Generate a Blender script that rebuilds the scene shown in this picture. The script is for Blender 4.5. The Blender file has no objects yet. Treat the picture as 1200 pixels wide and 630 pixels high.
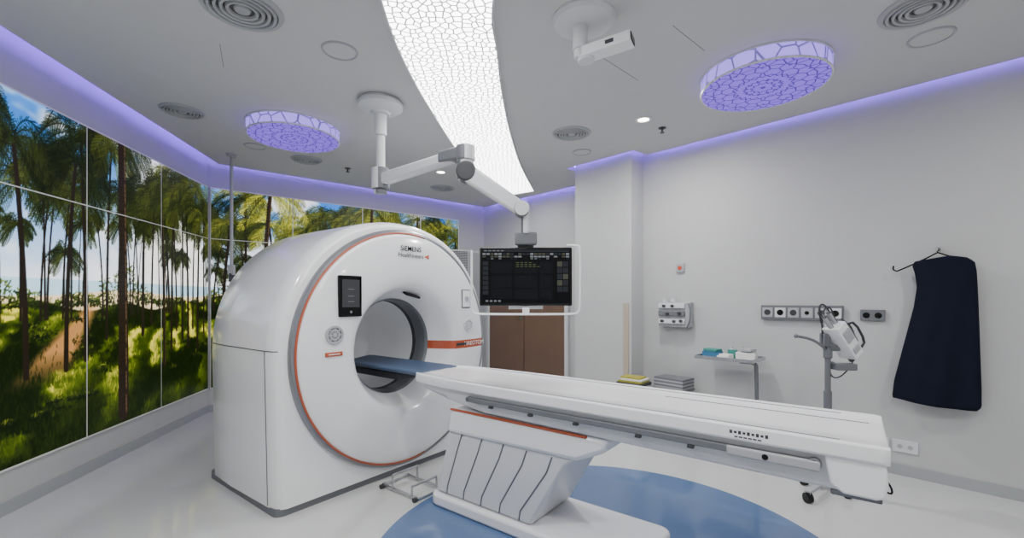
import bpy, bmesh, math, random
import numpy as np
from mathutils import Vector, Matrix
random.seed(4); np.random.seed(4)
SC=bpy.context.scene; COL=SC.collection
V=Vector
def s2l(c):
    return tuple((x/12.92 if x<=.04045 else ((x+.055)/1.055)**2.4) for x in c)
def rgb(r,g,b): return s2l((r/255,g/255,b/255))
# ------------------------------------------------------------ materials
def M(name,col,rough=.5,metal=0,emit=None,es=0,var=.04,nscale=6,bump=0,bscale=200,coat=0,spec=.5):
    m=bpy.data.materials.new(name); m.use_nodes=True
    nt=m.node_tree; p=nt.nodes['Principled BSDF']
    p.inputs['Roughness'].default_value=rough; p.inputs['Metallic'].default_value=metal
    p.inputs['Coat Weight'].default_value=coat; p.inputs['Specular IOR Level'].default_value=spec
    tc=nt.nodes.new('ShaderNodeTexCoord'); n=nt.nodes.new('ShaderNodeTexNoise'); n.inputs['Scale'].default_value=nscale
    nt.links.new(tc.outputs['Object'],n.inputs['Vector'])
    mx=nt.nodes.new('ShaderNodeMix'); mx.data_type='RGBA'
    mx.inputs[6].default_value=(*[c*(1-var) for c in col],1); mx.inputs[7].default_value=(*[min(1,c*(1+var)) for c in col],1)
    nt.links.new(n.outputs['Fac'],mx.inputs[0]); nt.links.new(mx.outputs[2],p.inputs['Base Color'])
    if emit:
        p.inputs['Emission Color'].default_value=(*emit,1); p.inputs['Emission Strength'].default_value=es
    if bump:
        n2=nt.nodes.new('ShaderNodeTexNoise'); n2.inputs['Scale'].default_value=bscale
        nt.links.new(tc.outputs['Object'],n2.inputs['Vector'])
        b=nt.nodes.new('ShaderNodeBump'); b.inputs['Strength'].default_value=bump; b.inputs['Distance'].default_value=.002
        nt.links.new(n2.outputs['Fac'],b.inputs['Height']); nt.links.new(b.outputs['Normal'],p.inputs['Normal'])
    return m
def cellmat(name,ca,cb,sa,sb,scale,width,rnd=.8,dim='2D'):
    m=bpy.data.materials.new(name); m.use_nodes=True; nt=m.node_tree; p=nt.nodes['Principled BSDF']
    tc=nt.nodes.new('ShaderNodeTexCoord'); v=nt.nodes.new('ShaderNodeTexVoronoi'); v.voronoi_dimensions=dim; v.feature='DISTANCE_TO_EDGE'
    v.inputs['Scale'].default_value=scale; v.inputs['Randomness'].default_value=rnd
    nt.links.new(tc.outputs['Object'],v.inputs['Vector'])
    r=nt.nodes.new('ShaderNodeMapRange'); r.inputs['From Min'].default_value=width*.6; r.inputs['From Max'].default_value=width*1.4
    nt.links.new(v.outputs['Distance'],r.inputs['Value'])
    mx=nt.nodes.new('ShaderNodeMix'); mx.data_type='RGBA'
    mx.inputs[6].default_value=(*[c*sb for c in cb],1); mx.inputs[7].default_value=(*[c*sa for c in ca],1)
    nt.links.new(r.outputs['Result'],mx.inputs[0]); nt.links.new(mx.outputs[2],p.inputs['Emission Color'])
    p.inputs['Emission Strength'].default_value=1; p.inputs['Base Color'].default_value=(.3,.3,.3,1); p.inputs['Roughness'].default_value=.6
    return m
def drum_pattern(name):
    m=bpy.data.materials.new(name); m.use_nodes=True; nt=m.node_tree; p=nt.nodes['Principled BSDF']; L=nt.links.new
    tc=nt.nodes.new('ShaderNodeTexCoord'); sp=nt.nodes.new('ShaderNodeSeparateXYZ'); L(tc.outputs['Object'],sp.inputs[0])
    def mt(op,a,b=None):
        n=nt.nodes.new('ShaderNodeMath'); n.operation=op
        for i,x in enumerate((a,b)):
            if x is None: continue
            if isinstance(x,(int,float)): n.inputs[i].default_value=x
            else: L(x,n.inputs[i])
        return n.outputs[0]
    ang=mt('ARCTAN2',sp.outputs[1],sp.outputs[0])
    rad=mt('SQRT',mt('ADD',mt('MULTIPLY',sp.outputs[0],sp.outputs[0]),mt('MULTIPLY',sp.outputs[1],sp.outputs[1])))
    w=mt('PINGPONG',ang,math.pi/12)
    cx=nt.nodes.new('ShaderNodeCombineXYZ'); L(mt('MULTIPLY',rad,mt('COSINE',w)),cx.inputs[0]); L(mt('MULTIPLY',rad,mt('SINE',w)),cx.inputs[1]); cx.inputs[2].default_value=.37
    v=nt.nodes.new('ShaderNodeTexVoronoi'); v.voronoi_dimensions='2D'; v.feature='DISTANCE_TO_EDGE'; v.inputs['Scale'].default_value=15; v.inputs['Randomness'].default_value=.9
    L(cx.outputs[0],v.inputs['Vector'])
    r=nt.nodes.new('ShaderNodeMapRange'); r.inputs['From Min'].default_value=.04; r.inputs['From Max'].default_value=.09; L(v.outputs['Distance'],r.inputs['Value'])
    mx=nt.nodes.new('ShaderNodeMix'); mx.data_type='RGBA'
    mx.inputs[6].default_value=(.05,.016,.26,1); mx.inputs[7].default_value=(.29,.15,1.0,1)
    L(r.outputs['Result'],mx.inputs[0]); L(mx.outputs[2],p.inputs['Emission Color']); p.inputs['Emission Strength'].default_value=1
    p.inputs['Base Color'].default_value=(.05,.03,.2,1); p.inputs['Roughness'].default_value=.7
    return m
wall_m=M('wall_paint',rgb(188,189,189),.6,var=.02)
ceil_m=M('ceiling_paint',rgb(200,200,201),.85,var=.02)
white=M('white_plastic',rgb(238,239,241),.18,var=.012,coat=.35)
white2=M('white_enamel',rgb(212,214,217),.35,var=.015)
silver=M('silver_trim',rgb(135,138,143),.3,metal=.4)
steel=M('stainless_steel',rgb(190,192,194),.25,metal=.9)
orange=M('orange_trim',rgb(176,82,52),.45)
dgrey=M('dark_grey_plastic',rgb(52,54,58),.45)
mgrey=M('mid_grey_plastic',rgb(106,109,114),.4)
lgrey=M('light_grey_plastic',rgb(168,170,174),.4)
black=M('black_plastic',rgb(12,12,14),.25,spec=.3)
blackgloss=M('black_glass',rgb(8,9,11),.1,spec=.3)
seam=M('panel_joint_grey',rgb(95,97,100),.7)  # grey of the thin strips marking panel joints
seam2=M('ceiling_seam',rgb(128,128,128),.7)
wood=M('brown_door_laminate',rgb(112,88,74),.45,var=.12,nscale=3)
navy=M('navy_fabric',rgb(15,20,36),.9,var=.15,nscale=12,bump=.25,bscale=90,spec=.2)
padblue=M('slate_blue_pad',rgb(66,84,112),.5)
base_m=M('baseboard_vinyl',rgb(162,166,168),.4)
beige=M('beige_guard',rgb(180,168,150),.5)
blueitem=M('blue_box',rgb(50,110,150),.5); yellow=M('yellow_green_plastic',rgb(165,158,60),.5); teal=M('teal_pack',rgb(60,140,130),.5)
paper=M('paper_white',rgb(232,232,228),.7); redm=M('red_plastic',rgb(200,70,30),.4)
darkgrille=M('grille_dark',rgb(70,70,72),.7)
lampwhite=M('lamp_lens',(1,1,1),.5,emit=(1,.93,.78),es=16)
led=M('violet_led',(.3,.2,1),.5,emit=(.23,.10,1.0),es=62)
panelmat=cellmat('pattern_light_panel',(1,1,.99),(.22,.22,.22),10.5,1,20,.10,.85)
drummat=drum_pattern('violet_pattern_diffuser')
drumside=cellmat('violet_pattern_rim',(.32,.20,.98),(.06,.03,.35),1.5,1.0,9,.05,.7,dim='3D')
floor_m=M('vinyl_floor',rgb(204,205,203),.10,var=.03,coat=.35)
def floor_circle():
    nt=floor_m.node_tree; p=nt.nodes['Principled BSDF']
    tc=nt.nodes.new('ShaderNodeTexCoord'); d=nt.nodes.new('ShaderNodeVectorMath'); d.operation='DISTANCE'
    d.inputs[1].default_value=(.535,2.52,0); nt.links.new(tc.outputs['Object'],d.inputs[0])
    c=nt.nodes.new('ShaderNodeMath'); c.operation='LESS_THAN'; c.inputs[1].default_value=1.34
    nt.links.new(d.outputs['Value'],c.inputs[0])
    old=p.inputs['Base Color'].links[0].from_socket
    mx=nt.nodes.new('ShaderNodeMix'); mx.data_type='RGBA'; mx.inputs[7].default_value=(*rgb(86,112,154),1)
    nt.links.new(c.outputs[0],mx.inputs[0]); nt.links.new(old,mx.inputs[6]); nt.links.new(mx.outputs[2],p.inputs['Base Color'])
floor_circle()
cover_m=M('white_cover_with_orange_band',rgb(238,239,241),.18,var=.012,coat=.35)
def cover_band(zc):
    nt=cover_m.node_tree; p=nt.nodes['Principled BSDF']; L=nt.links.new
    tc=nt.nodes.new('ShaderNodeTexCoord'); sp=nt.nodes.new('ShaderNodeSeparateXYZ'); L(tc.outputs['Object'],sp.inputs[0])
    def mt(op,a,b):
        n=nt.nodes.new('ShaderNodeMath'); n.operation=op; 
        for i,x in enumerate((a,b)):
            if isinstance(x,(int,float)): n.inputs[i].default_value=x
            else: L(x,n.inputs[i])
        return n.outputs[0]
    m=mt('MULTIPLY',mt('MULTIPLY',mt('GREATER_THAN',sp.outputs[1],.38),mt('GREATER_THAN',sp.outputs[2],zc-.062)),mt('LESS_THAN',sp.outputs[2],zc+.014))
    old=p.inputs['Base Color'].links[0].from_socket
    mx=nt.nodes.new('ShaderNodeMix'); mx.data_type='RGBA'; mx.inputs[7].default_value=(*rgb(184,84,52),1)
    L(m,mx.inputs[0]); L(old,mx.inputs[6]); L(mx.outputs[2],p.inputs['Base Color'])
cover_band(1.05)
def perf():
    m=M('perforated_grey',rgb(150,152,156),.5); nt=m.node_tree; p=nt.nodes['Principled BSDF']
    tc=nt.nodes.new('ShaderNodeTexCoord'); v=nt.nodes.new('ShaderNodeTexVoronoi'); v.inputs['Scale'].default_value=38; v.inputs['Randomness'].default_value=0
    nt.links.new(tc.outputs['Object'],v.inputs['Vector'])
    r=nt.nodes.new('ShaderNodeMapRange'); r.inputs['From Min'].default_value=.3; r.inputs['From Max'].default_value=.4
    nt.links.new(v.outputs['Distance'],r.inputs['Value'])
    mx=nt.nodes.new('ShaderNodeMix'); mx.data_type='RGBA'; mx.inputs[6].default_value=(*rgb(55,57,60),1); mx.inputs[7].default_value=(*rgb(122,124,127),1)
    nt.links.new(r.outputs['Result'],mx.inputs[0]); nt.links.new(mx.outputs[2],p.inputs['Base Color']); return m
perf_m=perf()
# ------------------------------------------------------------ builder
def tag(o,label=None,cat=None,group=None,kind=None):
    if label:o['label']=label
    if cat:o['category']=cat
    if group:o['group']=group
    if kind:o['kind']=kind
    return o
def empty(name,loc,rz=0,label=None,cat=None,group=None,rot=None):
    o=bpy.data.objects.new(name,None); COL.objects.link(o); o.location=loc
    o.rotation_euler=rot if rot else (0,0,rz); o.empty_display_size=.1
    return tag(o,label,cat,group)
class B:
    def __init__(s,off=(0,0,0)):
        s.bm=bmesh.new(); s.off=V(off)
    def _m(s,n,mi):
        s.bm.faces.ensure_lookup_table()
        for i in range(n,len(s.bm.faces)): s.bm.faces[i].material_index=mi
    def box(s,c,size,mi=0,rot=None):
        n=len(s.bm.faces); m=Matrix.Translation(V(c)+s.off)
        if rot: m=m@ (Matrix.Rotation(rot[2],4,'Z')@Matrix.Rotation(rot[1],4,'Y')@Matrix.Rotation(rot[0],4,'X'))
        m=m@Matrix.Diagonal((*size,1)); bmesh.ops.create_cube(s.bm,size=1,matrix=m); s._m(n,mi); return s
    def cyl(s,a,b,r,r2=None,mi=0,seg=24):
        n=len(s.bm.faces); a=V(a)+s.off;b=V(b)+s.off;d=b-a
        q=d.to_track_quat('Z','Y').to_matrix().to_4x4()
        bmesh.ops.create_cone(s.bm,cap_ends=True,segments=seg,radius1=r,radius2=r if r2 is None else r2,depth=d.length,matrix=Matrix.Translation((a+b)/2)@q)
        s._m(n,mi); return s
    def sph(s,c,r,mi=0,sc=(1,1,1)):
        n=len(s.bm.faces); bmesh.ops.create_uvsphere(s.bm,u_segments=20,v_segments=12,radius=r,matrix=Matrix.Translation(V(c)+s.off)@Matrix.Diagonal((*sc,1)))
        s._m(n,mi); return s
    def lathe(s,prof,o=(0,0,0),ax=(0,0,1),seg=64,mis=None,mi=0):
        o=V(o)+s.off; ax=V(ax).normalized(); q=ax.to_track_quat('Z','Y').to_matrix()
        cnt=seg
        rings=[]
        for r,h in prof:
            if r<1e-6: rings.append([s.bm.verts.new(o+q@V((0,0,h)))]*cnt)
            else:
                rings.append([s.bm.verts.new(o+q@V((r*math.cos(2*math.pi*i/seg),r*math.sin(2*math.pi*i/seg),h))) for i in range(cnt)])
        for k in range(len(rings)-1):
            A,Bq=rings[k],rings[k+1]
            for i in range(seg):
                j=(i+1)%cnt
                vs=[]
                for v in (A[i],A[j],Bq[j],Bq[i]):
                    if v not in vs: vs.append(v)
                if len(vs)>=3:
                    f=s.bm.faces.new(vs); f.material_index=mis[k] if mis else mi
        return s
    def prism(s,pts,vec,mi=0):
        n=len(s.bm.faces)
        a=[s.bm.verts.new(V(p)+s.off) for p in pts]; b=[s.bm.verts.new(V(p)+V(vec)+s.off) for p in pts]
        s.bm.faces.new(a[::-1]); s.bm.faces.new(b); k=len(a)
        for i in range(k): s.bm.faces.new((a[i],a[(i+1)%k],b[(i+1)%k],b[i]))
        s._m(n,mi); return s
    def loft(s,secs,mi=0,cap=True):
        n=len(s.bm.faces); R=[[s.bm.verts.new(V(p)+s.off) for p in sec] for sec in secs]; k=len(R[0])
        for a,b in zip(R[:-1],R[1:]):
            for i in range(k): s.bm.faces.new((a[i],a[(i+1)%k],b[(i+1)%k],b[i]))
        if cap: s.bm.faces.new(R[0][::-1]); s.bm.faces.new(R[-1])
        s._m(n,mi); return s
    def tube(s,pts,r,mi=0,seg=10,smooth=0):
        pts=[V(p) for p in pts]
        for _ in range(smooth):
            q=[pts[0]]
            for a,b in zip(pts[:-1],pts[1:]): q+= [a.lerp(b,.25),a.lerp(b,.75)]
            pts=q+[pts[-1]]
        secs=[]; up=None
        for i,p in enumerate(pts):
            t=(pts[min(i+1,len(pts)-1)]-pts[max(i-1,0)]).normalized()
            if up is None: up=V((0,0,1)) if abs(t.z)<.9 else V((1,0,0))
            x=up.cross(t).normalized(); up=t.cross(x).normalized()
            secs.append([p+x*math.cos(2*math.pi*j/seg)*r+up*math.sin(2*math.pi*j/seg)*r for j in range(seg)])
        return s.loft(secs,mi)
    def done(s,name,mats,parent=None,loc=None,rz=0,bevel=0,bseg=3,smooth=35,label=None,cat=None,group=None,kind=None,rot=None):
        bmesh.ops.recalc_face_normals(s.bm,faces=s.bm.faces)
        me=bpy.data.meshes.new(name); s.bm.to_mesh(me); s.bm.free()
        for m in (mats if isinstance(mats,(list,tuple)) else [mats]): me.materials.append(m)
        if smooth:
            me.shade_smooth(); me.set_sharp_from_angle(angle=math.radians(smooth))
        o=bpy.data.objects.new(name,me); COL.objects.link(o)
        if loc is not None:o.location=loc
        o.rotation_euler=rot if rot else (0,0,rz)
        if parent:o.parent=parent
        if bevel:
            b=o.modifiers.new('Bevel','BEVEL'); b.width=bevel; b.segments=bseg; b.limit_method='ANGLE'; b.angle_limit=math.radians(35)
        return tag(o,label,cat,group,kind)
def copy_thing(src,loc,rz=None,label=None):
    o=src.copy(); COL.objects.link(o); o.location=loc
    if rz is not None:o.rotation_euler=(0,0,rz)
    if label:o['label']=label
    for ch in src.children:
        c=ch.copy(); c.parent=o; COL.objects.link(c)
        for g in ch.children:
            h=g.copy(); h.parent=c; COL.objects.link(h)
    return o
def text(name,body,size,mat,parent,loc,cols,align='CENTER',extr=.0008,bold=0):
    cu=bpy.data.curves.new(name,'FONT'); cu.body=body; cu.size=size; cu.extrude=extr; cu.align_x=align; cu.align_y='CENTER'; cu.offset=bold
    t=bpy.data.objects.new(name+'_tmp',cu); COL.objects.link(t)
    dg=bpy.context.evaluated_depsgraph_get(); me=bpy.data.meshes.new_from_object(t.evaluated_get(dg))
    bpy.data.objects.remove(t); me.materials.clear(); me.materials.append(mat)
    o=bpy.data.objects.new(name,me); COL.objects.link(o); o.parent=parent
    m=Matrix.Identity(4)
    for i,c in enumerate(cols):
        for j in range(3): m[j][i]=c[j]
    m.translation=V(loc); o.matrix_local=m
    return o
FRONTX=((0,1,0),(0,0,1),(1,0,0))
# ------------------------------------------------------------ camera
CH=1.45; HC=3.15
cam=bpy.data.cameras.new('camera'); co=bpy.data.objects.new('camera',cam); COL.objects.link(co)
co.location=(0,0,CH); co.rotation_euler=(math.pi/2,0,0); cam.sensor_width=36; cam.lens=36*518/1200; cam.shift_y=35/1200; cam.clip_start=.05
SC.camera=co
# ------------------------------------------------------------ room
L0=V((-2.61,-1.4));A2=V((-3.893,5.65));C3=V((-.535,8.4));W3=V((1.416,6.33));PL=V((.826,5.776));PR=V((1.397,5.17));R0=V((1.615,5.33));RE=V((5.045,1.69));BR=V((1.77,-1.4))
poly=[L0,A2,C3,W3,PL,PR,R0,RE,BR]; N=len(poly)
offs=[.18,.18,.12,.08,.08,.08,.08,.1,.1]
def inward(a,b):
    d=(b-a).normalized(); return V((d.y,-d.x))
def offset_poly(offs):
    out=[]
    for i in range(N):
        a0,a1=poly[i-1],poly[i]; b0,b1=poly[i],poly[(i+1)%N]
        na,nb=inward(a0,a1),inward(b0,b1); da,db=(a1-a0).normalized(),(b1-b0).normalized()
        p=a0+na*offs[i-1]; q=b0+nb*offs[i]; cr=da.x*db.y-da.y*db.x
        t=((q-p).x*db.y-(q-p).y*db.x)/cr; out.append(p+da*t)
    return out
big=[V((-4.6,-1.6)),V((-4.6,6.2)),V((-.5,9.2)),V((5.6,2.0)),V((2.2,-1.6))]
B().prism([(p.x,p.y,-.06) for p in big],(0,0,.06)).done('floor',floor_m,kind='structure',smooth=0)
B().prism([(p.x,p.y,3.42) for p in big],(0,0,.06)).done('trim_1',ceil_m,kind='structure',smooth=0)
ins=offset_poly(offs)
B().prism([(p.x,p.y,HC) for p in ins],(0,0,.06)).done('ceiling',ceil_m,kind='structure',smooth=0)
def wall(name,a,b,th=.1):
    n=-inward(a,b)*th; B().prism([(a.x,a.y,0),(b.x,b.y,0),(b.x+n.x,b.y+n.y,0),(a.x+n.x,a.y+n.y,0)],(0,0,3.42)).done(name,wall_m,kind='structure',smooth=0)
wall('wall_left',L0,A2); wall('wall_back_left',A2,C3); wall('wall_back',C3,W3); wall('wall_right',R0-(RE-R0).normalized()*.2,RE); wall('wall_near_right',RE,BR); wall('wall_near',BR,L0)
pb=PR+V((.728,.686))*.95; pl=PL+V((.728,.686))*.95
B().prism([(PL.x,PL.y,0),(PR.x,PR.y,0),(pb.x,pb.y,0),(pl.x,pl.y,0)],(0,0,3.42)).done('wall_pillar',wall_m,kind='structure',smooth=0)
def bboard(name,a,b):
    i=inward(a,b)*.012; B().prism([(a.x,a.y,0),(b.x,b.y,0),(b.x+i.x,b.y+i.y,0),(a.x+i.x,a.y+i.y,0)],(0,0,.09)).done(name,base_m,kind='structure',smooth=0)
bboard('baseboard_left',L0,A2); bboard('baseboard_back_left',A2,C3); bboard('baseboard_right',R0,RE); bboard('baseboard_pillar',PL,PR); bboard('baseboard_back',C3,W3)
for i in range(7):
    a,b=ins[i],ins[(i+1)%N]; nI=inward(a,b); d=(b-a).normalized(); e=.03
    if (b-a).length<.1: continue
    s0=.022 if i<2 else .006
    p=a+d*e;q=b-d*e; u1=nI*s0;u2=nI*(s0+.02)
    B().prism([(p.x+u1.x,p.y+u1.y,HC+.0605),(q.x+u1.x,q.y+u1.y,HC+.0605),(q.x+u2.x,q.y+u2.y,HC+.0605),(p.x+u2.x,p.y+u2.y,HC+.0605)],(0,0,.012)).done('cove_light_strip',led,smooth=0,label='violet LED strip in the ceiling cove above the wall',cat='light strip',group='cove LED strips')
def cseam(name,x0,y0,x1,y1,w=.004):
    d=(V((x1,y1))-V((x0,y0))); n=V((-d.y,d.x)).normalized()*w/2
    B().prism([(x0-n.x,y0-n.y,HC-.0015),(x1-n.x,y1-n.y,HC-.0015),(x1+n.x,y1+n.y,HC-.0015),(x0+n.x,y0+n.y,HC-.0015)],(0,0,.0015)).done(name,seam2,kind='structure',smooth=0)
cseam('trim_2',.62,3.1,.98,3.44); cseam('trim_3',1.0,2.75,1.32,3.03); cseam('trim_4',-1.95,2.95,-2.12,3.25)
# ------------------------------------------------------------ ceiling light band
le=[(-.45,.6),(-.62,1.5),(-.738,2.51),(-.765,3.1),(-.725,3.9),(-.60,5.15),(-.38,6.2),(-.11,7.2)]
re=[(.35,.6),(.06,1.5),(-.107,2.51),(-.10,3.0),(-.075,3.7),(0,4.63),(.13,5.68),(.345,6.88)]
def cr(pts,n=10):
    out=[]; P=[V(p) for p in pts]; P=[P[0]*2-P[1]]+P+[P[-1]*2-P[-2]]
    for i in range(1,len(P)-2):
        for k in range(n):
            t=k/n; a,b,c,d=P[i-1:i+3]
            out.append(.5*((2*b)+(c-a)*t+(2*a-5*b+4*c-d)*t*t+(3*b-a-3*c+d)*t**3))
    out.append(P[-2]); return out
LE,RE_=cr(le),cr(re)
band=empty('ceiling_light_panel',(-.4,3.5,HC),label='long curved glowing white ceiling light with fine geometric lattice pattern',cat='ceiling light')
ob=V((.4,-3.5,-HC))
b=B(ob)
for i in range(len(LE)-1):
    vs=[b.bm.verts.new(V((p.x,p.y,HC-.02))+ob) for p in (LE[i],LE[i+1],RE_[i+1],RE_[i])]; b.bm.faces.new(vs)
bmesh.ops.remove_doubles(b.bm,verts=b.bm.verts,dist=1e-5)
bpanel=b.done('diffuser',panelmat,parent=band,smooth=0)
b=B(ob)
outl=LE+RE_[::-1]
for i in range(len(outl)):
    p,q=outl[i],outl[(i+1)%len(outl)]
    d=(q-p).normalized(); n=V((-d.y,d.x))*.006
    b.prism([(p.x-n.x,p.y-n.y,HC-.028),(q.x-n.x,q.y-n.y,HC-.028),(q.x+n.x,q.y+n.y,HC-.028),(p.x+n.x,p.y+n.y,HC-.028)],(0,0,.028))
b.done('frame',white2,parent=band,smooth=0)
# ------------------------------------------------------------ drum lamps
def drum(loc,label,k=1):
    e=empty('drum_ceiling_lamp',loc,label=label,cat='ceiling lamp',group='violet drum ceiling lamps')
    R=.43*k
    B().lathe([(.0,-.110),(R-.008,-.110)],seg=72).done('diffuser',drummat,parent=e)
    B().lathe([(R,-.105),(R,-.005)],seg=72).done('rim',drumside,parent=e)
    B().lathe([(R-.008,-.111),(R+.002,-.113),(R+.006,-.105),(R+.002,-.10)],seg=72).lathe([(R+.001,-.012),(R+.01,-.012),(R+.01,0),(R+.001,0)],seg=72).done('edge_ring',white2,parent=e)
    return e
drum((1.89,3.33,HC),'round violet glowing drum ceiling lamp with lattice, near wall cove')
drum((-2.165,4.4,HC),'round violet glowing drum ceiling lamp with lattice, above scanner',.97)
# ------------------------------------------------------------ diffusers etc
pos=[(-1.58,2.59,.20),(-2.98,4.0,.16),(.613,4.54,.18),(2.40,2.58,.19),(-1.06,6.77,.17),(-2.51,5.4,.16)]
first=None
for x,y,r in pos:
    if first is None:
        prof=[(0,-.016),(.04,-.016),(.045,-.006)];mis=[0,0]
        for k in range(1,5):
            a=.045+.032*k
            prof+=[(a-.012,-.006),(a-.008,-.02),(a+.006,-.022),(a+.010,-.006)]; mis+=[1,0,0,0]
        prof+=[(.185,-.006),(.19,-.014),(.215,-.010),(.22,.0)]; mis+=[1,0,0,0]
        first=B().lathe(prof,seg=56,mis=mis).done('round_air_diffuser',[lgrey,darkgrille],loc=(x,y,HC),label='round ceiling air diffuser with concentric grey rings',cat='air vent',group='round ceiling air diffusers')
        first.scale=(r/.2,)*2+(1,)
    else:
        o=copy_thing(first,(x,y,HC)); o.scale=(r/.2,)*2+(1,)
first=None
for x,y,r in [(-1.18,3.03,.12),(-2.86,4.92,.11),(.81,5.12,.11),(2.72,2.87,.12),(-.65,6.5,.1)]:
    if first is None:
        first=B().lathe([(0,-.004),(.108,-.004),(.110,-.010),(.122,-.010),(.126,0)],seg=48,mis=[0,1,1,1]).done('recessed_speaker',[ceil_m,lgrey],loc=(x,y,HC),label='flush round ceiling speaker with thin grey rim',cat='speaker',group='flush round ceiling speakers')
        first.scale=(r/.125,)*2+(1,)
    else:
        o=copy_thing(first,(x,y,HC)); o.scale=(r/.125,)*2+(1,)
def lamp_area(x,y,p,size=.16,col=(1,.985,.96)):
    l=bpy.data.lights.new('downlight_and_fill_beam','AREA'); l.shape='DISK'; l.size=size; l.energy=p; l.color=col
    o=bpy.data.objects.new('downlight_and_fill_beam',l); COL.objects.link(o); o.location=(x,y,HC-.025); return o
dl=[(1.24,4.17,34),(-1.6,1.2,36),(1.2,.6,40),(3.0,1.6,26),(-2.0,-.6,12),(-.95,5.9,22)]  # first is a real fixture; unseen ones around the camera are added fill light
first=None
for x,y,p in dl:
    if first is None:
        first=empty('downlight',(x,y,HC),label='small round lit recessed downlight with white rim; unseen ones added as fill',cat='downlight',group='recessed downlights')
        B().lathe([(.05,-.008),(.055,-.016),(.075,-.012),(.08,0)],seg=40).done('rim',white2,parent=first)
        B().lathe([(0,-.010),(.05,-.010)],seg=40).done('lens',lampwhite,parent=first); o=first
    else: o=copy_thing(first,(x,y,HC))
    lamp_area(x,y,p)
first=None
for x,y in [(1.495,4.40),(-2.14,5.76)]:
    if first is None:
        first=B().lathe([(.0,-.006),(.035,-.006),(.04,0)],seg=24).cyl((0,0,-.045),(0,0,0),.009).cyl((0,0,-.05),(0,0,-.045),.022).done('sprinkler_head',dgrey,loc=(x,y,HC),label='small fire sprinkler head on the ceiling',cat='sprinkler',group='ceiling sprinklers')
    else: copy_thing(first,(x,y,HC))
# ------------------------------------------------------------ ceiling camera
cc=empty('ceiling_camera',(.435,2.685,HC),label='white positioning camera on a round ceiling mount',cat='camera')
B().lathe([(0,-.05),(.12,-.05),(.175,-.032),(.19,-.012),(.19,0)],seg=56).done('ceiling_mount',white2,parent=cc)
B().cyl((-.02,0,-.19),(-.02,0,-.04),.045).cyl((-.02,0,-.24),(-.02,0,-.19),.038).done('post',white2,parent=cc,bevel=.006)
hd=B().box((0,0,0),(.32,.11,.06)).done('camera_head',white,parent=cc,loc=(.12,-.05,-.205),bevel=.006,rot=(0,math.radians(-4),math.radians(-28)))
B().box((.162,0,0),(.008,.09,.042)).done('lens_window',black,parent=hd,bevel=.002)
B().box((.04,-.056,.0),(.05,.003,.022)).done('label_plate',dgrey,parent=hd)
B().cyl((-.12,0,-.045),(-.12,0,.03),.05).done('swivel',white2,parent=hd,bevel=.005)
# ------------------------------------------------------------ MURAL
S0,S1,Z0,Z1=-4.10,3.78,.31,2.87; RS=.0062
W=int((S1-S0)/RS)+1; H=int((Z1-Z0)/RS)+1
ss=S0+np.arange(W)*RS; zz=Z0+np.arange(H)*RS; SS,ZZ=np.meshgrid(ss,zz)
def vnoise(x,y,seed):
    rg=np.random.RandomState(seed); T=rg.rand(64,64)
    xi=np.floor(x).astype(int);yi=np.floor(y).astype(int);fx=x-xi;fy=y-yi;fx=fx*fx*(3-2*fx);fy=fy*fy*(3-2*fy)
    g=lambda a,b:T[a%64,b%64]
    return (g(xi,yi)*(1-fx)+g(xi+1,yi)*fx)*(1-fy)+(g(xi,yi+1)*(1-fx)+g(xi+1,yi+1)*fx)*fy
def fbm(x,y,sc,seed,o=4):
    c_,s_=math.cos(.6),math.sin(.6)
    t=0;a=.5;tot=0
    for k in range(o):
        t=t+a*vnoise(x*sc+17*k,y*sc+9*k,seed+k); tot+=a; a*=.55; sc*=2.1; x,y=x*c_-y*s_,x*s_+y*c_
    return t/tot
def c3(r,g,b): return np.array([r,g,b])/255.
img=np.zeros((H,W,3))
def mixc(img,m,c): return img*(1-m[...,None])+np.asarray(c)*m[...,None]
hz=1.60
t=np.clip((ZZ-hz)/1.1,0,1)
img[:]=c3(230,240,248); img=mixc(img,t**.7,c3(50,122,208))
cl=np.clip((fbm(SS,ZZ*1.8,1.7,3)-.46-.06*(SS>1))*5,0,1); img=mixc(img,cl*.95,c3(250,251,254))
sun=np.exp(-(((SS+.75)/.85)**2+((ZZ-1.95)/.6)**2)); img=mixc(img,np.clip(sun*1.4,0,1),c3(255,254,246))
img=mixc(img,((ZZ<hz)&(ZZ>hz-.12)).astype(float),c3(176,212,226))
img=mixc(img,(ZZ<=hz-.10+.03*np.sin(SS*3)).astype(float),c3(240,214,170))
def seg(p,q,w,col,al=1.):
    x0,y0=(p[0]-S0)/RS,(p[1]-Z0)/RS;x1,y1=(q[0]-S0)/RS,(q[1]-Z0)/RS;hw=w/RS/2
    a=int(max(0,min(x0,x1)-hw-2));b_=int(min(W,max(x0,x1)+hw+3));c=int(max(0,min(y0,y1)-hw-2));d=int(min(H,max(y0,y1)+hw+3))
    if a>=b_ or c>=d:return
    Y,X=np.ogrid[c:d,a:b_]; dx,dy=x1-x0,y1-y0;L=dx*dx+dy*dy+1e-9
    t=np.clip(((X-x0)*dx+(Y-y0)*dy)/L,0,1);D=np.hypot(X-x0-t*dx,Y-y0-t*dy)
    m=np.clip(hw-D+.6,0,1)*al; img[c:d,a:b_]=img[c:d,a:b_]*(1-m[...,None])+col*m[...,None]
rr=random.Random(11)
gtop_f=lambda s:1.43+.05*math.sin(s*2.3+1)+.03*math.sin(s*7)-.08*math.exp(-((s+2.25)/.5)**2)
gtop=1.43+.05*np.sin(SS*2.3+1)+.03*np.sin(SS*7)-.08*np.exp(-((SS+2.25)/.5)**2)
big_n=fbm(SS,ZZ*2.2,2.2,20,4); ang=np.arctan2(SS+.75,2.1-ZZ)
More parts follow.
